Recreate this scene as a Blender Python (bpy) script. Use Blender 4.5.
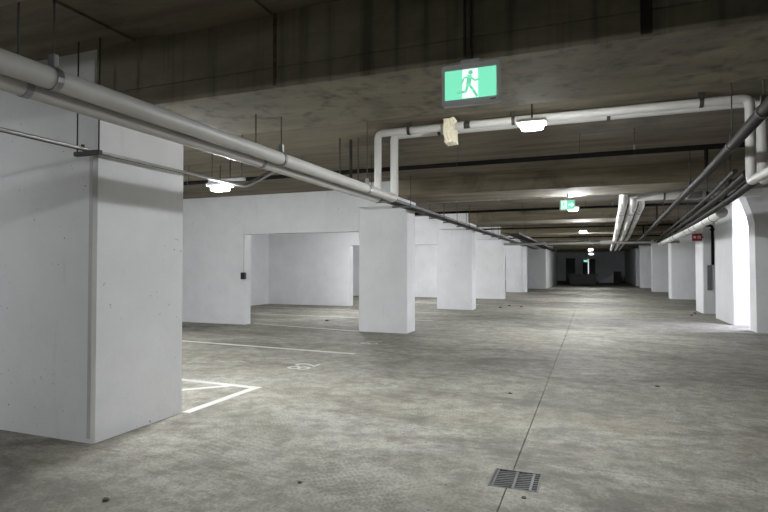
import bpy, bmesh, math, random
from mathutils import Vector, Matrix
random.seed(7)
for o in list(bpy.data.objects): bpy.data.objects.remove(o)
S = bpy.context.scene
COL = S.collection
R = math.radians

# ------------------------------------------------------------------ camera
cam = bpy.data.cameras.new('camera'); camo = bpy.data.objects.new('camera', cam); COL.objects.link(camo)
cam.sensor_width = 36.0; cam.lens = 36.0 * 540 / 768
cam.clip_start = 0.05; cam.clip_end = 200
camo.location = (0, 0, 1.5)
camo.rotation_euler = (R(90 + 1.22), 0, R(21.06))
S.camera = camo
# ------------------------------------------------------------------ world, exposure
w = bpy.data.worlds.new('world'); S.world = w; w.use_nodes = True
w.node_tree.nodes['Background'].inputs[0].default_value = (0.6, 0.65, 0.75, 1)
w.node_tree.nodes['Background'].inputs[1].default_value = 0.0
S.view_settings.view_transform = 'Standard'; S.view_settings.look = 'None'
S.view_settings.gamma = 1.0; S.view_settings.use_curve_mapping = False
S.view_settings.exposure = 0.03
LAMP = 1050.0            # radiance of the bulkhead diffusers

# ------------------------------------------------------------------ materials
class NT:
    def __init__(s, name):
        s.m = bpy.data.materials.new(name); s.m.use_nodes = True
        s.t = s.m.node_tree; s.n = s.t.nodes; s.l = s.t.links
        s.b = s.n['Principled BSDF']
    def new(s, ty, **kw):
        n = s.n.new(ty)
        for k, v in kw.items():
            if k in n.inputs.keys(): n.inputs[k].default_value = v
            else: setattr(n, k, v)
        return n
    def link(s, a, b): s.l.new(a, b)
    def coord(s, scale=(1, 1, 1), rot=(0, 0, 0), loc=(0, 0, 0)):
        g = s.new('ShaderNodeNewGeometry'); mp = s.new('ShaderNodeMapping')
        mp.inputs['Scale'].default_value = scale; mp.inputs['Rotation'].default_value = rot; mp.inputs['Location'].default_value = loc
        s.link(g.outputs['Position'], mp.inputs['Vector']); return mp.outputs[0]
    def noise(s, vec, scale, detail=5, rough=0.6, dist=0.0):
        n = s.new('ShaderNodeTexNoise'); n.inputs['Scale'].default_value = scale
        n.inputs['Detail'].default_value = detail; n.inputs['Roughness'].default_value = rough; n.inputs['Distortion'].default_value = dist
        s.link(vec, n.inputs['Vector']); return n.outputs['Fac']
    def ramp(s, fac, *stops):
        r = s.new('ShaderNodeValToRGB'); e = r.color_ramp.elements
        while len(e) < len(stops): e.new(0.5)
        for i, (p, c) in enumerate(stops):
            e[i].position = p; e[i].color = (c, c, c, 1) if isinstance(c, (int, float)) else (*c, 1)
        s.link(fac, r.inputs[0]); return r.outputs[0]
    def mix(s, fac, a, b, mode='MIX'):
        n = s.new('ShaderNodeMix'); n.data_type = 'RGBA'; n.blend_type = mode
        for sock, v in ((n.inputs[0], fac), (n.inputs[6], a), (n.inputs[7], b)):
            if isinstance(v, (int, float)): sock.default_value = v
            elif isinstance(v, tuple): sock.default_value = (*v, 1)
            else: s.link(v, sock)
        return n.outputs[2]
    def math(s, op, a, b):
        n = s.new('ShaderNodeMath'); n.operation = op
        for i, v in enumerate((a, b)):
            if isinstance(v, (int, float)): n.inputs[i].default_value = v
            else: s.link(v, n.inputs[i])
        return n.outputs[0]
    def bump(s, h, strength=0.2, dist=0.01):
        b = s.new('ShaderNodeBump'); b.inputs['Strength'].default_value = strength; b.inputs['Distance'].default_value = dist
        s.link(h, b.inputs['Height']); s.link(b.outputs[0], s.b.inputs['Normal'])
    def out(s, col, rough=0.6, metal=0.0):
        if isinstance(col, tuple): s.b.inputs['Base Color'].default_value = (*col, 1)
        else: s.link(col, s.b.inputs['Base Color'])
        if isinstance(rough, (int, float)): s.b.inputs['Roughness'].default_value = rough
        else: s.link(rough, s.b.inputs['Roughness'])
        s.b.inputs['Metallic'].default_value = metal
        return s.m

def m_paint(name, base=(0.83, 0.84, 0.86), dirt=0.12):
    t = NT(name)
    a = t.noise(t.coord((1, 1, 1)), 1.3, 6, 0.65)
    c = t.mix(t.ramp(a, (0.35, 0.0), (0.75, 1.0)), base, tuple(v * (1 - dirt) for v in base))
    st = t.noise(t.coord((9, 9, 1.1)), 1.0, 4, 0.6)
    c = t.mix(t.ramp(st, (0.62, 0.0), (0.85, 0.35)), c, (0.50, 0.48, 0.44))
    pit = t.noise(t.coord(), 26, 2, 0.5)
    area = t.noise(t.coord(), 1.7, 2, 0.5)
    pf = t.math('MULTIPLY', t.ramp(pit, (0.70, 0.0), (0.73, 0.8)), t.ramp(area, (0.5, 0.0), (0.6, 1.0)))
    c = t.mix(pf, c, (0.16, 0.15, 0.14))
    t.bump(t.noise(t.coord(), 14, 6, 0.7), 0.35, 0.008)
    return t.out(c, 0.62)

def m_concrete(name, lo, hi, stretch, streak=None, stain=0.5, sc=2.0):
    t = NT(name)
    a = t.noise(t.coord(stretch), sc, 8, 0.68, 0.3)
    c = t.mix(t.ramp(a, (0.3, 0.0), (0.72, 1.0)), lo, hi)
    b = t.noise(t.coord((0.9, 0.9, 0.9), loc=(3.1, 5.2, 1.7)), 0.9, 5, 0.6, 0.4)
    c = t.mix(t.ramp(b, (0.54, 0.0), (0.68, stain)), c, tuple(v * 0.35 for v in lo))
    pale = t.noise(t.coord((0.5, 2.2, 1.0), loc=(8, 2, 0)), 1.1, 4, 0.5)
    c = t.mix(t.ramp(pale, (0.6, 0.0), (0.75, 0.35)), c, tuple(min(1, v * 1.5) for v in hi))
    if streak:
        s1 = t.noise(t.coord(streak), 1.0, 5, 0.6)
        c = t.mix(t.ramp(s1, (0.5, 0.0), (0.7, 0.75)), c, tuple(v * 0.3 for v in lo))
        s2 = t.noise(t.coord((streak[0] * 0.45, 1, streak[2] * 0.6), loc=(11, 0, 3)), 1.0, 3, 0.5)
        c = t.mix(t.ramp(s2, (0.62, 0.0), (0.72, 0.6)), c, (0.05, 0.03, 0.018))
    t.bump(t.noise(t.coord(tuple(v * 3 for v in stretch)), 6, 6, 0.7), 0.4, 0.012)
    return t.out(c, 0.85)

def m_floor(name='floor_concrete'):
    t = NT(name)
    a = t.noise(t.coord((0.55, 1.0, 1)), 0.9, 9, 0.7, 0.6)
    c = t.mix(t.ramp(a, (0.34, 0.0), (0.66, 1.0)), (0.25, 0.235, 0.192), (0.45, 0.43, 0.372))
    d = t.noise(t.coord((0.6, 0.95, 1), loc=(4.3, 1.2, 0)), 0.85, 9, 0.72, 0.9)
    c = t.mix(t.ramp(d, (0.50, 0.0), (0.62, 0.7)), c, (0.105, 0.098, 0.083))
    e = t.noise(t.coord((0.5, 1.3, 1), loc=(14.3, 3.2, 0)), 0.6, 7, 0.65, 0.7)
    c = t.mix(t.ramp(e, (0.53, 0.0), (0.66, 0.6)), c, (0.47, 0.46, 0.42))
    rust = t.noise(t.coord((0.8, 1.2, 1), loc=(9, 7, 0)), 0.7, 6, 0.65)
    c = t.mix(t.ramp(rust, (0.55, 0.0), (0.70, 0.38)), c, (0.30, 0.235, 0.16))
    # tyre and float marks: rows of short dashes, broken up by noise
    dm = None
    for rot, lc in ((14, (2, 6, 0)), (-38, (7.5, 1, 0))):
        wv = t.new('ShaderNodeTexWave'); wv.wave_type = 'BANDS'; wv.bands_direction = 'X'
        wv.inputs['Scale'].default_value = 9.0; wv.inputs['Distortion'].default_value = 5.0; wv.inputs['Detail'].default_value = 4
        t.link(t.coord((1, 1, 1), rot=(0, 0, R(rot))), wv.inputs['Vector'])
        wv2 = t.new('ShaderNodeTexWave'); wv2.wave_type = 'BANDS'; wv2.bands_direction = 'Y'
        wv2.inputs['Scale'].default_value = 5.0; wv2.inputs['Distortion'].default_value = 4.0; wv2.inputs['Detail'].default_value = 3
        t.link(t.coord((1, 1, 1), rot=(0, 0, R(rot))), wv2.inputs['Vector'])
        dash = t.math('MULTIPLY', wv.outputs['Fac'], wv2.outputs['Fac'])
        msk = t.ramp(t.noise(t.coord((1.0, 0.7, 1), loc=lc), 0.8, 5, 0.6), (0.50, 0.0), (0.62, 1.0))
        q = t.math('MULTIPLY', t.ramp(dash, (0.3, 0.0), (0.6, 0.38)), msk)
        dm = q if dm is None else t.math('MAXIMUM', dm, q)
    c = t.mix(dm, c, (0.12, 0.114, 0.10))
    md = t.noise(t.coord((1, 1, 1), loc=(1, 2, 3)), 6.5, 6, 0.75)
    c = t.mix(t.ramp(md, (0.40, 0.6), (0.58, 0.0)), c, (0.13, 0.122, 0.102))
    sp = t.noise(t.coord(), 42, 3, 0.7)
    c = t.mix(t.ramp(sp, (0.40, 0.35), (0.54, 0.0)), c, (0.10, 0.096, 0.086))
    sp2 = t.noise(t.coord(loc=(5, 5, 5)), 13, 2, 0.5)
    c = t.mix(t.ramp(sp2, (0.735, 0.0), (0.75, 0.75)), c, (0.05, 0.045, 0.04))
    ro = t.ramp(t.noise(t.coord(), 2.2, 5, 0.6), (0.3, 0.66), (0.7, 0.85))
    t.b.inputs['Specular IOR Level'].default_value = 0.35
    t.bump(t.noise(t.coord(), 30, 5, 0.7), 0.25, 0.004)
    return t.out(c, ro)

def m_plain(name, col, rough=0.5, metal=0.0, var=0.12, sc=12.0, spec=0.5):
    t = NT(name)
    a = t.noise(t.coord(), sc, 4, 0.6)
    c = t.mix(t.ramp(a, (0.3, 0.0), (0.7, 1.0)), tuple(v * (1 - var) for v in col), tuple(min(1, v * (1 + var)) for v in col))
    t.b.inputs['Specular IOR Level'].default_value = spec
    return t.out(c, rough, metal)

def m_emit(name, col, strength, base=(0.9, 0.9, 0.9)):
    t = NT(name)
    t.b.inputs['Emission Color'].default_value = (*col, 1); t.b.inputs['Emission Strength'].default_value = strength
    return t.out(base, 0.4)

M = dict(
    paint=m_paint('white_wall_paint'),
    paint2=m_paint('white_column_paint', (0.85, 0.86, 0.88), 0.1),
    slab=m_concrete('slab_concrete', (0.090, 0.077, 0.051), (0.21, 0.180, 0.125), (0.35, 2.2, 1.0), None, 0.55),
    beam=m_concrete('stained_beam_concrete', (0.165, 0.150, 0.104), (0.29, 0.264, 0.194), (0.5, 1.6, 1.8), (7.0, 7.0, 0.22), 0.5),
    beam2=m_concrete('board_marked_beam_concrete', (0.110, 0.093, 0.060), (0.255, 0.219, 0.150), (0.3, 1.2, 4.0), None, 0.75),
    floor=m_floor(),
    sub=m_plain('dark_joint_base', (0.03, 0.028, 0.025), 0.9),
    line=m_paint('road_marking_paint', (0.62, 0.62, 0.59), 0.35),
    pvc=m_plain('white_pvc', (0.52, 0.515, 0.49), 0.5, 0, 0.06, 3),
    pvc_wrap=m_plain('white_insulation_jacket', (0.68, 0.68, 0.66), 0.45, 0, 0.1, 5),
    black=m_plain('black_iron_pipe', (0.008, 0.0075, 0.007), 0.8, 0.0, 0.3, 12.0, 0.08),
    dark=m_plain('dark_painted_pipe', (0.028, 0.026, 0.023), 0.6, 0.0, 0.3, 5, 0.06),
    steel=m_plain('galvanised_steel', (0.30, 0.31, 0.31), 0.4, 0.8, 0.2),
    traysteel=m_plain('dull_tray_steel', (0.13, 0.13, 0.125), 0.55, 0.5, 0.25),
    darkstrip=m_plain('brown_black_strip', (0.025, 0.018, 0.013), 0.9, 0, 0.4),
    panelgrey=m_plain('mid_grey_panel', (0.16, 0.165, 0.17), 0.5),
    stripgrey=m_paint('grey_corner_paint', (0.60, 0.605, 0.61), 0.2),
    ruststreak=m_plain('brown_rust_streak', (0.085, 0.062, 0.040), 0.9, 0, 0.5, 25),
    rod=m_plain('dull_threaded_rod', (0.06, 0.058, 0.052), 0.6, 0.4, 0.2),
    cond=m_plain('grey_conduit', (0.42, 0.42, 0.41), 0.35, 0.6, 0.15),
    grate=m_plain('worn_cast_iron', (0.135, 0.14, 0.14), 0.5, 0.4, 0.25, 30),
    housing=m_plain('grey_lamp_housing', (0.45, 0.46, 0.47), 0.5),
    signgrey=m_plain('grey_sign_plastic', (0.55, 0.55, 0.56), 0.5, 0, 0.05),
    foam=m_plain('cream_foam', (0.80, 0.74, 0.56), 0.9, 0, 0.12, 40),
    blackplastic=m_plain('black_plastic', (0.012, 0.012, 0.013), 0.45),
    red=m_plain('red_sign_enamel', (0.50, 0.03, 0.03), 0.45),
    white=m_plain('white_enamel', (0.8, 0.8, 0.8), 0.45, 0, 0.05),
    frame=m_plain('lavender_grey_door_frame', (0.50, 0.49, 0.56), 0.4, 0, 0.05),
    bin=m_plain('dark_skip_paint', (0.02, 0.019, 0.018), 0.7, 0.0, 0.3),
    door=m_plain('dark_door_paint', (0.03, 0.028, 0.03), 0.5),
    rubble=m_plain('debris_grit', (0.10, 0.09, 0.075), 0.9, 0, 0.3, 60),
    lamp=m_emit('lamp_diffuser_glow', (0.965, 0.985, 1.0), LAMP),
    lamp_bright=m_emit('brighter_lamp_diffuser_glow', (0.965, 0.985, 1.0), LAMP * 1.6),  # same fixture, strength raised to brighten the hall farther back and the bays
    lamp_dim=m_emit('dimmer_lamp_diffuser_glow', (0.955, 0.98, 1.0), LAMP * 0.55),  # same fixture, strength lowered to dim the huge column's front
    lamp_cool=m_emit('lobby_diffuser_glow', (0.78, 0.81, 1.0), LAMP * 2.0),
    green=m_emit('lit_green_panel', (0.22, 0.82, 0.53), 0.92, (0.1, 0.5, 0.3)),
    greenman=m_emit('lit_green_figure', (0.22, 0.66, 0.45), 0.8, (0.1, 0.5, 0.3)),
    signwhite=m_emit('lit_white_panel', (0.85, 1.0, 0.93), 0.95),
    slit=m_emit('lit_door_gap', (0.9, 0.95, 1.0), 0.9),
)

# ------------------------------------------------------------------ builders
ORG = {}
def link(o, parent, org):
    COL.objects.link(o); ORG[o.name] = Vector(org)
    if parent is not None:
        o.parent = parent; o.location = Vector(org) - ORG[parent.name]
    else: o.location = org
    return o
def tag(o, label, cat, group=None, kind=None):
    if label: o['label'] = label
    if cat: o['category'] = cat
    if group: o['group'] = group
    if kind: o['kind'] = kind
    return o
def thing(name, loc, label, cat, group=None):
    return tag(link(bpy.data.objects.new(name, None), None, loc), label, cat, group)
def obj(name, bm, mat, parent=None, smooth=False, kind=None):
    lo = [min(v.co[i] for v in bm.verts) for i in range(3)]; hi = [max(v.co[i] for v in bm.verts) for i in range(3)]
    org = Vector(((lo[0] + hi[0]) / 2, (lo[1] + hi[1]) / 2, lo[2]))
    bmesh.ops.translate(bm, verts=bm.verts, vec=-org)
    bmesh.ops.recalc_face_normals(bm, faces=bm.faces)
    if smooth:
        for f in bm.faces: f.smooth = True
        for e in bm.edges:
            if len(e.link_faces) == 2 and e.calc_face_angle(0) > R(40): e.smooth = False
    me = bpy.data.meshes.new(name); bm.to_mesh(me); bm.free()
    me.materials.append(M[mat])
    o = bpy.data.objects.new(name, me)
    if kind: o['kind'] = kind
    return link(o, parent, org)
def box(x0, x1, y0, y1, z0, z1, bm=None, bev=0.0):
    bm = bm or bmesh.new()
    g = bmesh.ops.create_cube(bm, size=1)
    for v in g['verts']:
        v.co = Vector(((x0 + x1) / 2 + v.co.x * (x1 - x0), (y0 + y1) / 2 + v.co.y * (y1 - y0), (z0 + z1) / 2 + v.co.z * (z1 - z0)))
    if bev:
        es = {e for v in g['verts'] for e in v.link_edges}
        bmesh.ops.bevel(bm, geom=list(es), offset=bev, segments=2, affect='EDGES', profile=0.5)
    return bm
def prism(pts, z0, z1, bm=None):
    bm = bm or bmesh.new()
    a = [bm.verts.new((p[0], p[1], z0)) for p in pts]; b = [bm.verts.new((p[0], p[1], z1)) for p in pts]
    bm.faces.new(a[::-1]); bm.faces.new(b)
    for i in range(len(pts)):
        j = (i + 1) % len(pts); bm.faces.new((a[i], a[j], b[j], b[i]))
    return bm
def prism_y(pts, y0, y1, bm=None):       # outline in x,z extruded along y
    bm = bm or bmesh.new()
    a = [bm.verts.new((p[0], y0, p[1])) for p in pts]; b = [bm.verts.new((p[0], y1, p[1])) for p in pts]
    bm.faces.new(a); bm.faces.new(b[::-1])
    for i in range(len(pts)):
        j = (i + 1) % len(pts); bm.faces.new((a[i], b[i], b[j], a[j]))
    return bm
def chamf(x0, x1, y0, y1, c=0.025):
    return [(x0 + c, y0), (x1 - c, y0), (x1, y0 + c), (x1, y1 - c), (x1 - c, y1), (x0 + c, y1), (x0, y1 - c), (x0, y0 + c)]
def fillet(pts, rad, n=6):
    pts = [Vector(p) for p in pts]; out = [pts[0]]
    for i in range(1, len(pts) - 1):
        p, a, b = pts[i], pts[i - 1], pts[i + 1]
        u = (a - p); v = (b - p); r = min(rad, u.length * 0.45, v.length * 0.45)
        A = p + u.normalized() * r; B = p + v.normalized() * r
        for k in range(n + 1):
            t = k / n; out.append(A * (1 - t) ** 2 + p * 2 * t * (1 - t) + B * t * t)
    out.append(pts[-1]); return out
def tube(pts, r, fr=0.0, seg=14, bm=None):
    bm = bm or bmesh.new()
    pts = fillet(pts, fr) if fr else [Vector(p) for p in pts]
    d = (pts[1] - pts[0]).normalized()
    n = d.orthogonal().normalized()
    rings = []
    for i, p in enumerate(pts):
        t = (pts[min(i + 1, len(pts) - 1)] - pts[max(i - 1, 0)]).normalized()
        n = (n - t * n.dot(t)).normalized(); b = t.cross(n)
        rings.append([bm.verts.new(p + (n * math.cos(a) + b * math.sin(a)) * r) for a in [2 * math.pi * k / seg for k in range(seg)]])
    for q in range(len(rings) - 1):
        for k in range(seg):
            j = (k + 1) % seg; bm.faces.new((rings[q][k], rings[q][j], rings[q + 1][j], rings[q + 1][k]))
    bm.faces.new(rings[0][::-1]); bm.faces.new(rings[-1])
    return bm
def rod(parent, x, y, z0, z1, r=0.006, name='hanger_rod', mat='rod'):
    return obj(name, tube([(x, y, z0), (x, y, z1)], r, seg=8), mat, parent)
def clamp_y(parent, x, y, z, r, top, mat='steel'):          # band round a pipe that runs along y, and its rod to the ceiling
    bm = tube([(x, y - 0.018, z), (x, y + 0.018, z)], r + 0.006, seg=16)
    box(x - 0.022, x + 0.022, y - 0.015, y + 0.015, z + r, z + r + 0.07, bm, 0.004)
    c = obj('clamp', bm, mat, parent)
    rod(c, x, y, z + r + 0.05, top)
def clamp_x(parent, x, y, z, r, top, mat='rod'):
    bm = tube([(x - 0.02, y, z), (x + 0.02, y, z)], r + 0.006, seg=16)
    box(x - 0.03, x + 0.03, y - 0.02, y + 0.02, z + r, top, bm, 0.004)
    obj('clamp', bm, mat, parent)

# ------------------------------------------------------------------ the setting
SLAB = 3.40
fl = obj('floor', box(-13, 8, -9, 70, -0.30, -0.03), 'sub'); fl['kind'] = 'structure'
G = 0.0035
DX0, DX1, DY0, DY1 = -0.685, -0.345, 3.755, 4.105       # pit of the floor drain
def panel(rects):
    bm = bmesh.new()
    for r in rects: box(*r, -0.03, 0.0, bm)
    return obj('floor_panel', bm, 'floor', fl)
JX = -0.555
panel([(-13, JX - G, -9, 3.36 - 0.0015)])
panel([(-13, DX0, 3.36 + 0.0015, 70), (DX0, JX - G, 3.36 + 0.0015, DY0), (DX0, JX - G, DY1, 70)])
panel([(JX + G, DX1, -9, DY0), (JX + G, DX1, DY1, 4.33 - 0.002), (DX1, 8, -9, 4.33 - 0.002)])
panel([(JX + G, 8, 4.33 + 0.002, 70)])

ce = obj('ceiling', box(-13, 8, -9, 70, SLAB, SLAB + 0.3), 'slab'); ce['kind'] = 'structure'
def wall(name, bm, mat='paint'):
    o = obj(name, bm, mat); o['kind'] = 'structure'; return o
def beam(x0, x1, y0, y1, z0, mat, name='beam'):
    return wall(name, box(x0, x1, y0, y1, z0, SLAB, None, 0.012), mat)
beam(-13, 8, 0.75, 1.85, 2.83, 'beam')
b1 = wall('beam', box(-3.97, 8, 3.42, 4.51, 2.83, 2.984, None, 0.006), 'beam')      # two concrete lifts with a joint line between them
obj('upper_lift', box(-3.97, 8, 3.42, 4.51, 2.987, SLAB, None, 0.006), 'beam', b1)
obj('dark_strip', box(0.272, 0.335, 3.414, 3.42, 2.845, SLAB - 0.01), 'darkstrip', b1)  # near-black strip down the beam's near face
obj('rust_streak', box(-2.20, -2.17, 3.418, 3.42, 2.85, SLAB - 0.01), 'ruststreak', b1)
xs = [-12.9, -11.2, -9.4, -7.6, -6.1, -4.72, -3.53, -3.28, -2.2, -1.0, 0.2, 1.4, 2.6, 3.8, 5.0, 6.2, 7.6]
for k in range(len(xs) - 1):
    dz = (0.010, 0.022, 0.014, 0.026)[k % 4] if abs(xs[k] + 3.53) > 0.01 else 0.001
    obj('soffit_panel', box(xs[k] + 0.004, xs[k + 1] - 0.004, 1.86, 3.415, SLAB - dz, SLAB + 0.002), 'slab', ce)
BY = [11.05, 18.3, 25.45, 32.6, 39.8, 47.0, 54.2]
for y in BY: beam(-3.95, 8, y, y + 1.35, 3.05, 'beam2')
for y in (-6.4,): beam(-13, 8, y, y + 1.1, 2.83, 'beam')

wall('wall_left', box(-12.8, -12.48, -9, 70, 0, SLAB))
wall('wall_right', box(7.7, 8.0, -9, 70, 0, SLAB))
wall('wall_back', box(-12.48, 7.7, -9, -8.7, 0, SLAB))
def cross_wall(name, y, th, xo0, xo1, zo, xe=-3.97):
    bm = box(-12.48, xo0, y, y + th, 0, SLAB)
    box(xo0, xo1, y, y + th, zo, SLAB, bm); box(xo1, xe, y, y + th, 0, SLAB, bm)
    return wall(name, bm)
cross_wall('wall_bay_near', 11.95, 0.28, -8.54, -5.0, 2.375)
cross_wall('wall_bay_middle', 19.15, 0.28, -8.79, -5.0, 2.35)
wall('wall_bay_far', box(-12.48, -4.3, 26.2, 26.5, 0, SLAB))
cross_wall('wall_bay_fourth', 33.4, 0.28, -5.35, -4.9, 2.2)
wall('wall_left_far', box(-3.3, -3.0, 40.9, 52.0, 0, SLAB))
# end of the hall
bm = box(-12.48, -2.75, 64, 64.4, 0, SLAB)
box(-2.75, -1.75, 64, 64.4, 2.55, SLAB, bm); box(-1.75, -0.95, 64, 64.4, 0, SLAB, bm)
box(-0.95, 0.35, 64, 64.4, 2.45, SLAB, bm); box(0.35, 7.7, 64, 64.4, 0, SLAB, bm)
wall('wall_end', bm)
d = thing('door_1', (-2.25, 64.3, 0), None, None); d['kind'] = 'structure'
obj('door_leaf', box(-2.75, -1.75, 64.30, 64.36, 0, 2.55), 'door', d)
d = thing('door_2', (-0.3, 64.3, 0), None, None); d['kind'] = 'structure'
obj('door_leaf', box(-0.95, -0.42, 64.30, 64.36, 0, 2.45), 'door', d)
obj('door_leaf', box(-0.32, 0.35, 64.30, 64.36, 0, 2.45), 'door', d)
obj('lit_gap', box(-0.42, -0.32, 64.33, 64.36, 0, 2.45), 'slit', d)

# ------------------------------------------------------------------ columns
def column(label, x0, x1, y0, y1, z1=SLAB, cap=None, name='column', group='white painted concrete columns'):
    t = thing(name, ((x0 + x1) / 2, (y0 + y1) / 2, 0), label, 'column', group)
    obj('shaft', prism(chamf(x0, x1, y0, y1), 0, z1), 'paint2', t)
    if cap: obj('capital', box(*cap, None, 0.01), 'paint2', t)
    return t
column('huge white column at the left edge of the photo, nearest to the viewer', -6.3, -3.97, 3.42, 4.51)
huge = bpy.data.objects['column']
obj('corner_strip', box(-4.035, -3.997, 3.416, 3.42, 0.04, 2.5), 'stripgrey', huge)  # slightly darker strip on the front face beside the corner
lab = ['white column left of the aisle where the white drain pipes turn upward',
       'second white column beyond the near left one, right of the bright bay gap',
       'third smaller white column along the left side of the aisle',
       'fourth white column on the left, beside a dark narrow gap in the wall']
for i, (y0, x0, x1) in enumerate([(11.65, -5.13, -3.93), (18.95, -5.25, -3.95), (26.0, -5.33, -3.93), (33.5, -4.85, -3.7)]):
    column(lab[i], x0, x1, y0, y0 + 0.62, 2.90, (x0 + 0.22, -3.95, y0 - 0.55, y0 + 0.75, 2.85, SLAB))
column('farthest left column, in dim light before the dark end of the hall', -4.3, -3.02, 39.6, 40.9)
# right side
t = thing('column', (4.6, 15.1, 0), 'white column cut by the right edge of the photo, widening at its top', 'column', 'white painted concrete columns')
pts = [(3.52, 0), (5.9, 0), (5.9, SLAB), (3.28, SLAB), (3.31, 3.2), (3.46, 2.72), (3.50, 2.5)]
obj('shaft', prism_y(pts, 14.65, 15.2), 'paint2', t)
column('white pier right of the aisle with a brightly lit end face', 3.42, 3.86, 16.42, 18.55)
column('slim white pier carrying a narrow grey panel and a black riser pipe', 3.37, 3.85, 20.2, 21.5)
column('wide white column behind the red sign on the right', 3.5, 4.6, 28.8, 29.8)
column('white column between the red sign column and the far right wall', 3.48, 4.6, 36.9, 37.9)
column('dim white column far down the right side of the aisle', 3.3, 4.6, 43.8, 45.0)
wall('wall_lobby', box(5.6, 5.85, 15.2, 18.55, 0, SLAB))
wall('wall_lobby_end', box(3.86, 5.6, 18.30, 18.55, 0, SLAB))
wall('wall_right_far', box(3.3, 3.6, 48.0, 64.0, 0, SLAB))
# door frame in the bright gap
t = thing('door_frame', (4.3, 16.8, 0), 'pale lavender steel door frame in the bright gap on the right', 'door frame')
obj('jamb', box(3.87, 3.93, 16.75, 16.87, 0, 2.62, None, 0.008), 'frame', t)
obj('jamb', box(4.83, 4.89, 16.75, 16.87, 0, 2.62, None, 0.008), 'frame', t)
obj('head', box(3.93, 4.83, 16.75, 16.87, 2.55, 2.62, None, 0.008), 'frame', t)
obj('door_leaf', box(3.935, 4.825, 16.79, 16.83, 0.005, 2.54, None, 0.004), 'white', t)

# ------------------------------------------------------------------ lamps
def lamp(x, y, z, label, top=SLAB, mat='lamp', w=0.20, group='bulkhead lamps'):
    t = thing('bulkhead_lamp', (x, y, z - 0.05), label, 'lamp', group)
    obj('diffuser', box(x - w / 2, x + w / 2, y - 0.06, y + 0.06, z - 0.035, z + 0.018, None, 0.024), mat, t, True)
    obj('housing', box(x - w / 2 - 0.035, x + w / 2 + 0.035, y - 0.095, y + 0.095, z + 0.018, z + 0.055, None, 0.01), 'housing', t)
    rod(t, x, y, z + 0.055, top, 0.008, 'stem')
    return t
lamp(-0.524, 5.29, 2.85, 'glowing lamp under the crossing white pipes, right of the large exit sign')
lamp(-0.39, 12.9, 2.82, 'glowing lamp just below the small distant exit sign', SLAB, 'lamp_bright')
lamp(-0.28, 20.0, 2.74, 'third glowing lamp along the aisle ceiling', SLAB, 'lamp_bright')
lamp(-0.18, 26.6, 2.645, 'fourth glowing lamp along the aisle ceiling', 3.05, 'lamp_bright')
lamp(-0.08, 33.4, 2.53, 'fifth glowing lamp down the aisle, near the dark end', 3.05)
lamp(-0.05, 40.8, 2.46, 'farthest glowing lamp above the dark end of the aisle', 3.05)
lamp(-4.06, 5.2, 2.43, 'glowing lamp under the grey conduit beside the huge left column', 2.70)
# unseen lamps: behind the viewer, in the bays and in the lobby
lamp(-0.6, -2.7, 2.75, 'aisle lamp behind the viewer')
lamp(-6.9, 0.95, 2.6, 'bay lamp left of the huge column, out of the frame', 2.83, 'lamp_dim')
lamp(-8.0, 7.0, 2.43, 'added fill lamp hidden behind the huge left column', SLAB, 'lamp_bright')  # added fill, lightens the left bay's wall and floor
lamp(-7.4, 15.9, 2.92, 'bay lamp inside the first walled bay', SLAB, 'lamp_bright')
lamp(-7.4, 22.6, 2.92, 'bay lamp inside the second walled bay', SLAB, 'lamp_bright')
lamp(-6.8, 29.6, 2.92, 'bay lamp inside the third bay', SLAB, 'lamp_bright')
lamp(4.35, 15.85, 2.75, 'strong cool lamp hidden in the lobby behind the right column', SLAB, 'lamp_cool')

# ------------------------------------------------------------------ white drain pipes
XA, ZA, YA, RA = -2.55, 2.457, 7.02, 0.056
XB, ZB, YB, RB = -2.66, 2.408, 6.68, 0.049
ZC = 3.29; ZC2 = 3.335
pa = thing('drain_pipe', (XA, 3, ZA - RA), 'upper white plastic pipe of the pair slanting across the upper left', 'pipe', 'white drain pipes')
obj('pipe', tube([(XA, -3, ZA), (XA, YA, ZA), (XA, YA, ZC2), (1.76, YA, ZC2), (1.76, YA, ZA), (1.76, -3, ZA)], RA, 0.085), 'pvc', pa, True)
pb = thing('drain_pipe', (XB, 3, ZB - RB), 'lower white plastic pipe of the pair slanting across the upper left', 'pipe', 'white drain pipes')
obj('pipe', tube([(XB, -3, ZB), (XB, YB, ZB), (XB, YB, ZC), (-1.50, YB, ZC)], RB, 0.085), 'pvc', pb, True)
obj('pipe', tube([(-1.40, YB, ZC), (1.57, YB, ZC), (1.57, YB, ZB), (1.57, -3, ZB)], RB, 0.085), 'pvc', pb, True)
obj('coupling', tube([(-1.51, YB, ZC), (-1.39, YB, ZC)], RB - 0.008, 0), 'rod', pb, True)
for x in (-1.52, -1.38): obj('collar', tube([(x - 0.03, YB, ZC), (x + 0.03, YB, ZC)], RB + 0.005, 0), 'pvc', pb, True)
for y in (0.4, 1.94, 4.10, 6.05): clamp_y(pa, XA, y, ZA, RA, 2.83 if y < 1.8 or 3.42 < y < 4.51 else SLAB)
for y in (1.87, 3.95):
    bm = tube([(XB, y - 0.018, ZB), (XB, y + 0.018, ZB)], RB + 0.005, seg=16); c = obj('clamp', bm, 'steel', pb)
    rod(c, XB - 0.052, y, ZB, SLAB if y < 3 else 2.83)
for x in (-2.22, -0.88, 1.12): clamp_x(pb, x, YB, ZC, RB, SLAB)
for x in (-1.9, 0.2): clamp_x(pa, x, YA, ZC2, RA, SLAB)
for yy in (3.0, 5.2): clamp_y(pa, 1.76, yy, ZA, RA, SLAB); clamp_y(pb, 1.57, yy - 0.3, ZB, RB, SLAB)

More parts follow.
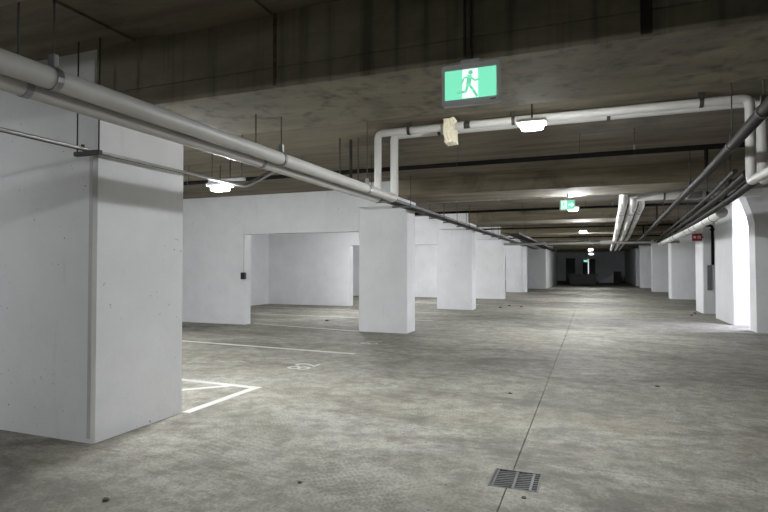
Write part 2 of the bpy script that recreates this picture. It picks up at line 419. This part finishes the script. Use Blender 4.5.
# cream foam wrap on the crossing pipe
bm = box(-1.735, -1.60, YB - 0.1, YB + 0.09, 3.07, 3.375)
bmesh.ops.subdivide_edges(bm, edges=bm.edges, cuts=7, use_grid_fill=True)
for v in bm.verts:
    v.co += Vector((random.uniform(-1, 1), random.uniform(-1, 1), random.uniform(-1, 1))) * 0.009
    if v.co.z < 3.14: v.co.x += 0.02
    v.co.x += 0.007 * math.sin(v.co.z * 38)
tag(obj('foam_wrap', bm, 'foam', None, False), 'cream foam lump wrapped on the crossing white pipe below the exit sign', 'pipe wrap')

# ------------------------------------------------------------------ grey conduit beside the huge column
cx, cz = -3.86, 2.47
t = thing('conduit', (cx, 3.2, cz), 'thin grey conduit running along the huge left column to a lamp', 'conduit')
obj('tube', tube([(cx, -3, cz), (cx, 5.45, cz), (-3.52, 5.75, 2.745), (-3.52, 7.3, 2.745)], 0.013, 0.08, 10), 'cond', t, True)
obj('tube', tube([(cx - 0.045, -3, cz), (cx - 0.045, 5.40, cz), (-3.565, 5.72, 2.755), (-3.565, 7.3, 2.755)], 0.010, 0.08, 10), 'rod', t, True)
for y in (3.25,):
    s = obj('strut', box(cx - 0.14, cx + 0.14, y - 0.02, y + 0.02, cz - 0.05, cz - 0.014, None, 0.003), 'rod', t)
    rod(s, cx - 0.12, y, cz - 0.04, SLAB); rod(s, cx + 0.12, y, cz - 0.04, SLAB)
    obj('bolt', tube([(cx - 0.02, y - 0.03, cz), (cx - 0.02, y - 0.03, cz + 0.035)], 0.014, 0, 8), 'rod', s)
s = obj('strut', box(-4.22, -3.72, 5.18, 5.225, cz + 0.03, cz + 0.065, None, 0.003), 'steel', t)
rod(s, -4.18, 5.2, cz + 0.06, SLAB); rod(s, -3.92, 5.2, cz + 0.06, SLAB, 0.009); rod(s, -3.76, 5.2, cz + 0.06, SLAB, 0.009)

# ------------------------------------------------------------------ black sprinkler pipes across the aisle
for i, (y, sz) in enumerate(((8.05, 3.07), (16.3, 3.20), (23.0, 3.13), (30.0, 3.10))):
    lab = ['long black sprinkler pipe across the ceiling, nearest to the viewer', 'second black sprinkler pipe, behind the first concrete crossbeam',
           'third black sprinkler pipe, farther down the aisle', 'fourth black sprinkler pipe, far down the aisle'][i]
    t = thing('sprinkler_pipe', (-2, y, sz), lab, 'pipe', 'black sprinkler pipes')
    obj('pipe', tube([(-12.4, y, sz), (3.2, y, sz)], 0.036, 0, 10), 'black', t, True)
    for x in (-9.2, -7.0, -4.6, -1.9, -0.15, 0.55, 2.3):
        h = obj('hanger', tube([(x - 0.015, y, sz), (x + 0.015, y, sz)], 0.036, 0, 10), 'rod', t); rod(h, x, y, sz, SLAB, 0.005)
    if i < 3: obj('drop_pipe', tube([(1.40 + (y - 8.05) * 0.031, y, sz), (1.40 + (y - 8.05) * 0.031, y, 2.77)], 0.024, 0, 10), 'black', t, True)
    obj('sprinkler_head', tube([(0.55, y, sz + 0.04), (0.55, y, sz + 0.1)], 0.012, 0, 8), 'steel', t)

# ------------------------------------------------------------------ pipes along the right side
def run(name, label, pts, r, mat, hang=(), cat='pipe', group='pipes along the right side of the ceiling', fr=0.15):
    t = thing(name, (pts[0][0], pts[0][1], pts[0][2] - r), label, cat, group)
    obj('pipe', tube(pts, r, fr), mat, t, True)
    for (x, y, z) in hang: clamp_y(t, x, y, z, r, SLAB, 'rod')
    return t
def lerp(pts, y):
    for a, b in zip(pts, pts[1:]):
        if a[1] <= y <= b[1]:
            k = (y - a[1]) / (b[1] - a[1]); return tuple(a[i] + (b[i] - a[i]) * k for i in range(3))
D1 = [(1.16, 2.0, 2.73), (1.26, 4.8, 2.73), (1.40, 8.05, 2.73), (1.52, 11.9, 2.73), (1.90, 23, 2.73), (2.0, 27.5, 2.73)]
run('sprinkler_main', 'dark main pipe met by the black drop pipe at the upper right', D1, 0.052, 'dark', [lerp(D1, y) for y in (5.0, 6.3, 9.6, 14.5, 17.4, 21.2, 24.4)], fr=0.3)
D2 = [(1.66, 7.35, 2.60), (1.72, 8.2, 2.60), (1.80, 9.2, 2.60), (2.04, 13.6, 2.60), (2.58, 25.5, 2.60)]
run('cable_conduit', 'shiny dark pipe beside the main, passing over the bright gap', [(x + 0.03, y, z) for x, y, z in D2], 0.045, 'dark', [lerp([(x + 0.03, y, z) for x, y, z in D2], y) for y in (8.6, 14.4, 20, 23)], fr=0.3)
run('cable_conduit', 'lower dark pipe hugging the top of the right columns', [(x + 0.16, y, z - 0.05) for x, y, z in D2], 0.055, 'dark', [lerp([(x + 0.16, y, z - 0.05) for x, y, z in D2], y) for y in (10, 15.2, 21)], fr=0.3)
run('cable_conduit', 'thin dark pipe between the main and the shiny pipe on the right', [(x - 0.09, y, z + 0.03) for x, y, z in D2], 0.028, 'dark', [lerp([(x - 0.09, y, z + 0.03) for x, y, z in D2], y) for y in (10, 15.2, 21)], fr=0.3)
E1 = [(2.20, 11.3, 2.50), (2.32, 13.9, 2.50), (2.60, 21.75, 2.50), (2.72, 25.4, 2.50)]
t = run('insulated_pipe', 'thick white jacketed pipe with a capped end, above the red sign', E1, 0.10, 'pvc_wrap', [lerp(E1, y) for y in (12.2, 15.5, 19.5, 24.6)], fr=0.3)
for y in (13.2, 14.6, 16.6, 20.6):
    p = lerp(E1, y); obj('joint_band', tube([(p[0], y - 0.03, p[2]), (p[0], y + 0.03, p[2])], 0.107, 0), 'steel', t, True)
# riser on the slim pier
t = thing('riser_pipe', (3.66, 20.1, 1.55), 'black riser pipe with a valve on the slim right pier', 'pipe')
obj('pipe', tube([(2.45, 20.08, 2.86), (3.64, 20.08, 2.86), (3.64, 20.08, 1.58)], 0.042, 0.1), 'black', t, True)
obj('valve', box(3.56, 3.74, 19.98, 20.16, 2.92, 3.14, None, 0.02), 'steel', t)
obj('flange', tube([(3.64, 20.08, 2.70), (3.64, 20.08, 2.76)], 0.075, 0), 'black', t, True)
tag(obj('wall_panel', box(3.49, 3.63, 20.12, 20.196, 0.76, 1.58, None, 0.01), 'panelgrey'), 'narrow grey panel on the slim right pier below the riser pipe', 'panel')

# big jacketed pipes in the middle of the ceiling
t = thing('crossing_duct', (1.6, 13.3, 2.98), 'thick white jacketed pipe crossing to the right below the slab', 'pipe')
obj('pipe', tube([(0.95, 13.35, 3.12), (3.3, 13.35, 3.12)], 0.125, 0, 18), 'pvc_wrap', t, True)
obj('valve', box(1.92, 2.22, 13.17, 13.53, 2.98, 3.30, None, 0.05), 'steel', t)
for x in (1.5, 2.6): clamp_x(t, x, 13.35, 3.12, 0.125, SLAB)
for k, dx in enumerate((0.0, 0.225, 0.42)):
    lab = ['left white jacketed pipe of the descending bundle in the ceiling centre', 'middle white jacketed pipe of the descending bundle in the ceiling centre',
           'right white jacketed pipe of the descending bundle in the ceiling centre'][k]
    r = 0.10 if k < 2 else 0.07
    P = [(0.66 + dx * 0.9, 12.62 if k == 0 else 13.1 if k == 1 else 13.6, 3.16 if k != 1 else 3.12), (0.72 + dx, 14.4, 3.02), (1.0 + dx * 1.25, 26, 2.88), (1.35 + dx * 1.3, 44, 2.82)]
    t = run('jacketed_pipe', lab, P, r, 'pvc_wrap', [lerp(P, y) for y in (16.0, 21.5, 24)], 'pipe', 'white jacketed pipes in the ceiling centre', 0.4)
    for y in (15.2, 18, 20.8, 24.6):
        p = lerp(P, y); obj('joint_band', tube([(p[0], y - 0.04, p[2]), (p[0], y + 0.04, p[2])], r + 0.008, 0), 'pvc', t, True)
# grey pipe across the hall
t = thing('cross_pipe', (0, 26, 2.55), 'light grey pipe spanning the aisle far down the hall', 'pipe')
obj('pipe', tube([(-3.9, 26, 2.60), (3.49, 26, 2.60)], 0.055, 0), 'cond', t, True)
obj('junction_box', box(0.35, 0.85, 25.87, 26.13, 2.54, 2.70, None, 0.02), 'signgrey', t)
for x in (-3.2, -1.5, 0.1, 1.9, 3.0): rod(t, x, 26, 2.63, 3.05, 0.012)
t = thing('thin_conduit', (-1, 12.46, 3.03), 'thin grey conduit along the far edge of the first crossbeam', 'conduit')
obj('tube', tube([(-3.7, 12.56, 3.07), (3.0, 12.56, 3.07)], 0.016, 0, 8), 'cond', t, True)
for x in (-3, -2, -1, 1.0): obj('clip', box(x - 0.03, x + 0.03, 12.40, 12.585, 3.05, 3.09, None, 0.004), 'steel', t)

# ------------------------------------------------------------------ cable tray over the left columns
t = thing('cable_tray', (-3.6, 20, 2.76), 'narrow steel ladder cable tray running over the left columns', 'cable tray')
ty0, ty1, tz = 7.6, 40.0, 2.77
for x in (-3.78, -3.52): obj('rail', box(x - 0.008, x + 0.008, ty0, ty1, tz, tz + 0.055), 'traysteel', t)
rm = None
y = ty0 + 0.1; n = 0
while y < ty1 and n < 130:
    if rm is None:
        rm = obj('rung', box(-3.772, -3.528, y - 0.014, y + 0.014, tz + 0.01, tz + 0.03), 'traysteel', t)
        y00 = y; l0 = rm.location.copy()
    else:
        o = rm.copy(); COL.objects.link(o); o.location = l0 + Vector((0, y - y00, 0))
    y += 0.25; n += 1
for x, r in ((-3.72, 0.018), (-3.66, 0.015), (-3.60, 0.02)):
    obj('cable', tube([(x, ty0 - 0.2, tz + 0.05), (x, 14, tz + 0.048), (x + 0.01, 22, tz + 0.05), (x, ty1, tz + 0.05)], r, 0, 8), 'blackplastic', t, True)
for y in (8.4, 9.6, 10.5, 13.2, 14.6, 16.2, 17.5, 20.4, 22.2, 24.0, 27.6, 30.0, 32):
    s = obj('trapeze', box(-3.86, -3.44, y - 0.02, y + 0.02, tz - 0.035, tz - 0.001, None, 0.003), 'traysteel', t)
    rod(s, -3.84, y, tz - 0.03, SLAB, 0.007); rod(s, -3.46, y, tz - 0.03, SLAB, 0.007)
# vertical pipes dropping to the tray near the first left column
for i, (x, y) in enumerate(((-3.45, 7.15), (-3.34, 7.3), (-3.2, 7.25))):
    t = tag(obj('drop_conduit', tube([(x, y, 2.62), (x, y, SLAB)], (0.012, 0.024, 0.012)[i], 0, 10), ('rod', 'dark', 'rod')[i], None, True),
            ['thin dark drop conduit left of the white pipe bend, leftmost of three', 'short thick drop conduit left of the white pipe bend', 'thin dark drop conduit closest to the white pipe bend'][i], 'conduit', 'drop conduits near the white pipe bend')
# grey cable tray farther left side, higher
t = thing('wide_cable_tray', (-2.9, 30, 2.74), 'wide dull cable tray in the dim far left of the ceiling', 'cable tray')
for x in (-3.1, -2.6): obj('rail', box(x - 0.01, x + 0.01, 21, 46, 2.78, 2.86), 'rod', t)
for k in range(40): obj('rung', box(-3.09, -2.61, 21.2 + k * 0.62, 21.24 + k * 0.62, 2.79, 2.82), 'rod', t)
for y in (23, 27, 31, 36): rod(t, -3.1, y, 2.85, SLAB); rod(t, -2.6, y, 2.85, SLAB)

# ------------------------------------------------------------------ exit signs
def disc(cx, cz, r, y0, y1, bm=None, n=14):
    return prism_y([(cx + r * math.cos(2 * math.pi * k / n), cz + r * math.sin(2 * math.pi * k / n)) for k in range(n)], y0, y1, bm)
def stroke(pts, wd, y0, y1, bm):
    for (a, b) in zip(pts, pts[1:]):
        a = Vector((a[0], a[1])); b = Vector((b[0], b[1])); d = (b - a).normalized(); n = Vector((-d.y, d.x)) * wd / 2
        e = d * wd * 0.3
        q = [a - e + n, b + e + n, b + e - n, a - e - n]; prism_y([(p.x, p.y) for p in q], y0, y1, bm)
    return bm
def runner(cx, cz, s, y0, y1):
    bm = disc(cx + 0.02 * s, cz + 0.40 * s, 0.085 * s, y0, y1)
    P = lambda L: [(cx + a * s, cz + b * s) for a, b in L]
    stroke(P([(-0.02, 0.26), (-0.06, -0.03)]), 0.17 * s, y0, y1, bm)                       # trunk
    stroke(P([(0.0, 0.25), (0.17, 0.10), (0.33, 0.13)]), 0.065 * s, y0, y1, bm)             # leading arm
    stroke(P([(-0.04, 0.26), (-0.22, 0.22), (-0.31, 0.04)]), 0.065 * s, y0, y1, bm)         # trailing arm
    stroke(P([(-0.03, -0.04), (0.10, -0.22), (0.24, -0.46)]), 0.09 * s, y0, y1, bm)         # leading leg
    stroke(P([(-0.08, -0.04), (-0.16, -0.27), (-0.46, -0.30)]), 0.09 * s, y0, y1, bm)       # trailing leg
    return bm
def round_rect(x0, x1, z0, z1, r, n=5):
    pts = []
    for cx, cz, a in ((x1 - r, z0 + r, -90), (x1 - r, z1 - r, 0), (x0 + r, z1 - r, 90), (x0 + r, z0 + r, 180)):
        for k in range(n + 1):
            t = R(a + 90 * k / n); pts.append((cx + r * math.cos(t), cz + r * math.sin(t)))
    return pts
def exit_sign(x, y, z, wd, ht, label, arrow=False, top=2.83):
    t = thing('exit_sign', (x, y, z - ht / 2), label, 'exit sign', 'lit green exit signs')
    obj('casing', prism_y(round_rect(x - wd / 2, x + wd / 2, z - ht / 2, z + ht / 2, 0.016), y - 0.012, y + 0.03), 'signgrey', t)
    iw, ih = wd / 2 - 0.022, ht / 2 - (0.038 if not arrow else 0.02)
    f = obj('lit_panel', box(x - iw, x + iw, y - 0.016, y - 0.012, z - ih, z + ih), 'green', t)
    pw = 0.05 if not arrow else 0.055
    px = x if not arrow else x - 0.07
    obj('white_square', box(px - pw, px + pw, y - 0.018, y - 0.016, z - ih + 0.002, z + ih - 0.002), 'signwhite', f)
    obj('running_figure', runner(px, z - 0.003, ih * 1.9, y - 0.0205, y - 0.018), 'greenman', f)
    if arrow:
        bm = box(x + 0.02, x + 0.085, y - 0.018, y - 0.016, z - 0.012, z + 0.012)
        prism_y([(x + 0.075, z + 0.05), (x + 0.13, z), (x + 0.075, z - 0.05)], y - 0.018, y - 0.016, bm)
        obj('arrow', bm, 'signwhite', f)
    obj('maker_plate', box(x + wd / 2 - 0.06, x + wd / 2 - 0.025, y - 0.014, y - 0.012, z - ht / 2 + 0.018, z - ht / 2 + 0.024), 'blackplastic', t)
    obj('mount', box(x - 0.06, x + 0.06, y - 0.015, y + 0.03, z + ht / 2, z + ht / 2 + 0.026, None, 0.004), 'housing', t)
    rod(t, x, y + 0.01, z + ht / 2 + 0.02, top, 0.012, 'stem')
    return t
exit_sign(-0.712, 3.385, 2.668, 0.372, 0.262, 'large lit green exit sign with a running figure, hanging from the near beam', False, 2.86)
t = thing('sign_conduit', (-0.73, 3.40, 2.86), 'pair of thin conduits down the beam face to the large exit sign', 'conduit')
for x in (-0.755, -0.715): obj('tube', tube([(x, 3.406, 2.85), (x, 3.406, SLAB)], 0.009, 0, 8), 'rod', t, True)
exit_sign(-0.47, 11.95, 2.815, 0.315, 0.22, 'small lit green exit sign with figure and arrow, above a lamp down the aisle', True, 3.06)
t = thing('exit_sign', (-0.46, 48, 1.98), 'tiny lit green exit sign in the dark end of the hall', 'exit sign', 'lit green exit signs')
obj('casing', box(-0.66, -0.26, 47.98, 48.02, 1.94, 2.14, None, 0.01), 'signgrey', t)
obj('lit_panel', box(-0.63, -0.29, 47.974, 47.98, 1.965, 2.115), 'green', t)
rod(t, -0.46, 48.0, 2.13, 3.06, 0.012, 'stem')
# red sign
t = thing('fire_sign', (3.2, 20.15, 2.37), 'small red sign with white marks projecting from the slim right pier', 'sign')
obj('plate', box(3.07, 3.36, 20.14, 20.16, 2.37, 2.61, None, 0.006), 'red', t)
bm = disc(3.15, 2.49, 0.042, 20.136, 20.14); bm2 = box(3.23, 3.26, 20.136, 20.14, 2.44, 2.54, bm); box(3.28, 3.32, 20.136, 20.14, 2.44, 2.54, bm)
obj('white_marks', bm, 'white', t)
obj('bracket', box(3.36, 3.40, 20.14, 20.198, 2.46, 2.52), 'steel', t)

# ------------------------------------------------------------------ floor details
t = thing('floor_drain', (-0.515, 3.93, -0.03), 'square iron floor drain grate with slanted bars on the aisle joint', 'drain')
bm = bmesh.new()
fx0, fx1, fy0, fy1 = DX0 + 0.002, DX1 - 0.002, DY0 + 0.002, DY1 - 0.002
for r in ((fx0, fx1, fy0, fy0 + 0.012), (fx0, fx1, fy1 - 0.012, fy1), (fx0, fx0 + 0.012, fy0 + 0.012, fy1 - 0.012), (fx1 - 0.012, fx1, fy0 + 0.012, fy1 - 0.012)):
    box(*r, -0.028, 0.001, bm)
obj('frame', bm, 'grate', t)
gx0, gx1, gy0, gy1 = fx0 + 0.018, fx1 - 0.018, fy0 + 0.016, fy1 - 0.016
for x in (gx0, (gx0 + gx1) / 2 - 0.01, gx1 - 0.045): obj('bar', box(x, x + 0.016, gy0, gy1, -0.022, 0.0005), 'grate', t)
halves = ((gx0 + 0.016, (gx0 + gx1) / 2 - 0.01), ((gx0 + gx1) / 2 + 0.006, gx1 - 0.045))
for (a, b) in halves:
    for k in range(9):
        y = gy0 + 0.004 + k * (gy1 - gy0 - 0.03) / 8.6
        bm = prism([(a, y), (b, y + 0.024), (b, y + 0.038), (a, y + 0.014)], -0.022, -0.002)
        obj('slat', bm, 'grate', t)
for k in range(8):
    y = gy0 + 0.006 + k * (gy1 - gy0 - 0.02) / 7.4
    obj('slat', prism([(gx1 - 0.029, y), (gx1, y + 0.012), (gx1, y + 0.026), (gx1 - 0.029, y + 0.014)], -0.022, -0.002), 'grate', t)

def paint_strip(a, b, wd, name='painted_line'):
    a = Vector((*a, 0)); b = Vector((*b, 0)); d = (b - a).normalized(); n = Vector((-d.y, d.x, 0)) * wd / 2
    return obj(name, prism([tuple((p)[:2]) for p in (a + n, a - n, b - n, b + n)], 0.0005, 0.003), 'line', fl)
paint_strip((-6.6, 5.86), (-3.87, 5.74), 0.10)
paint_strip((-3.93, 4.50), (-3.93, 5.70), 0.10)
paint_strip((-5.25, 4.75), (-4.30, 5.72), 0.09)
paint_strip((-11.5, 9.08), (-3.85, 8.60), 0.10)
paint_strip((-8.45, 12.28), (-4.9, 11.62), 0.09)
paint_strip((-12.0, 15.0), (-4.2, 14.7), 0.09)
paint_strip((-12.0, 17.6), (-4.0, 17.3), 0.09)
paint_strip((-12.0, 22.0), (-4.2, 21.8), 0.09)
def number(txt, x, y, size):
    cu = bpy.data.curves.new('bay_number', 'FONT'); cu.body = txt; cu.size = size; cu.align_x = 'CENTER'; cu.align_y = 'CENTER'; cu.extrude = 0.001
    ob = bpy.data.objects.new('tmp', cu); COL.objects.link(ob); bpy.context.view_layer.update()
    me = bpy.data.meshes.new_from_object(ob.evaluated_get(bpy.context.evaluated_depsgraph_get()))
    bpy.data.objects.remove(ob)
    me.materials.clear(); me.materials.append(M['line'])
    o = bpy.data.objects.new('bay_number', me); link(o, fl, (x, y, 0.002)); o.rotation_euler = (0, 0, R(90)); return o
number('82', -4.08, 7.24, 0.52)
number('81', -4.10, 10.02, 0.52)

# small things
t = thing('junction_box', (-8.55, 11.95, 1.2), 'small black box on the corner of the left bay opening', 'electrical box')
obj('case', box(-8.60, -8.48, 11.86, 11.955, 1.19, 1.37, None, 0.012), 'blackplastic', t)
obj('lead', tube([(-8.56, 11.945, 1.36), (-8.56, 11.945, 2.6)], 0.004, 0, 6), 'cond', t, True)
tag(obj('floor_plug', tube([(-0.425, 3.64, 0.0), (-0.425, 3.64, 0.006)], 0.016, 0, 12), 'blackplastic'), 'small round black plug in the floor just below the drain grate', 'plug')
for i, (x, y) in enumerate(((-2.93, 2.63), (0.75, 7.59), (-0.92, 6.55), (-1.91, 3.33), (-3.2, 20.4), (-3.0, 21.3), (-2.5, 20.9), (-6.9, 13.5), (2.9, 19.2), (3.1, 20.0))):
    bm = bmesh.new(); bmesh.ops.create_icosphere(bm, subdivisions=1, radius=1)
    s = 0.018 + 0.012 * random.random() + (0.03 if y > 12 else 0)
    for v in bm.verts: v.co = Vector((v.co.x * s * random.uniform(0.7, 1.5), v.co.y * s * random.uniform(0.6, 1.2), v.co.z * s * 0.45 * random.uniform(0.7, 1.2)))
    mz = min(v.co.z for v in bm.verts)
    for v in bm.verts: v.co += Vector((x, y, -mz))
    dl = ['dark grit chip at the bottom left, in front of the huge column', 'dark grit chip alone on the right half of the aisle floor', 'dark grit chip beside the long floor joint, beyond the drain',
          'dark grit chip left of the drain grate, near the lower edge', 'dark chip at the foot of the second left column', 'dark chip farthest back among those by the second left column',
          'dark chip nearest the aisle among those by the second left column', 'dark lump on the floor inside the left bay opening', 'dark chip on the floor before the slim right pier', 'dark chip touching the foot of the slim right pier'][i]
    tag(obj('debris_chip', bm, 'rubble'), dl, 'debris', 'debris chips on the floor')

# ------------------------------------------------------------------ dark far end
t = thing('waste_skip', (-0.7, 47.2, 0), 'dark ribbed metal skip in the dim end of the aisle', 'skip')
pts = [(-1.70, 0.12), (0.30, 0.12), (0.36, 0.92), (-1.76, 0.92)]
obj('body', prism_y(pts, 46.6, 48.4), 'bin', t)
for k in range(8):
    x = -1.62 + k * 0.26; obj('rib', box(x, x + 0.07, 46.53, 46.6, 0.16, 0.9), 'bin', t)
obj('rim', box(-1.82, 0.42, 46.5, 46.6, 0.9, 0.98), 'bin', t)
for x in (-1.5, 0.1): obj('skid', box(x - 0.06, x + 0.06, 46.7, 48.3, 0, 0.12), 'bin', t)
t = thing('dark_cabinet', (2.3, 55, 0), 'dark cabinet standing before the end wall', 'cabinet')
obj('body', box(1.9, 2.55, 55, 55.6, 0, 1.05, None, 0.02), 'bin', t)
obj('lid', box(1.87, 2.58, 54.97, 55.63, 1.05, 1.12, None, 0.01), 'bin', t)
t = thing('stair_flight', (1.4, 58, 0), 'dim concrete stair flight rising beside the dark cabinet', 'stairs')
for k in range(6): obj('step', box(0.6 + k * 0.28, 0.88 + k * 0.28, 57.4, 58.6, 0, 0.17 * (k + 1)), 'paint', t)
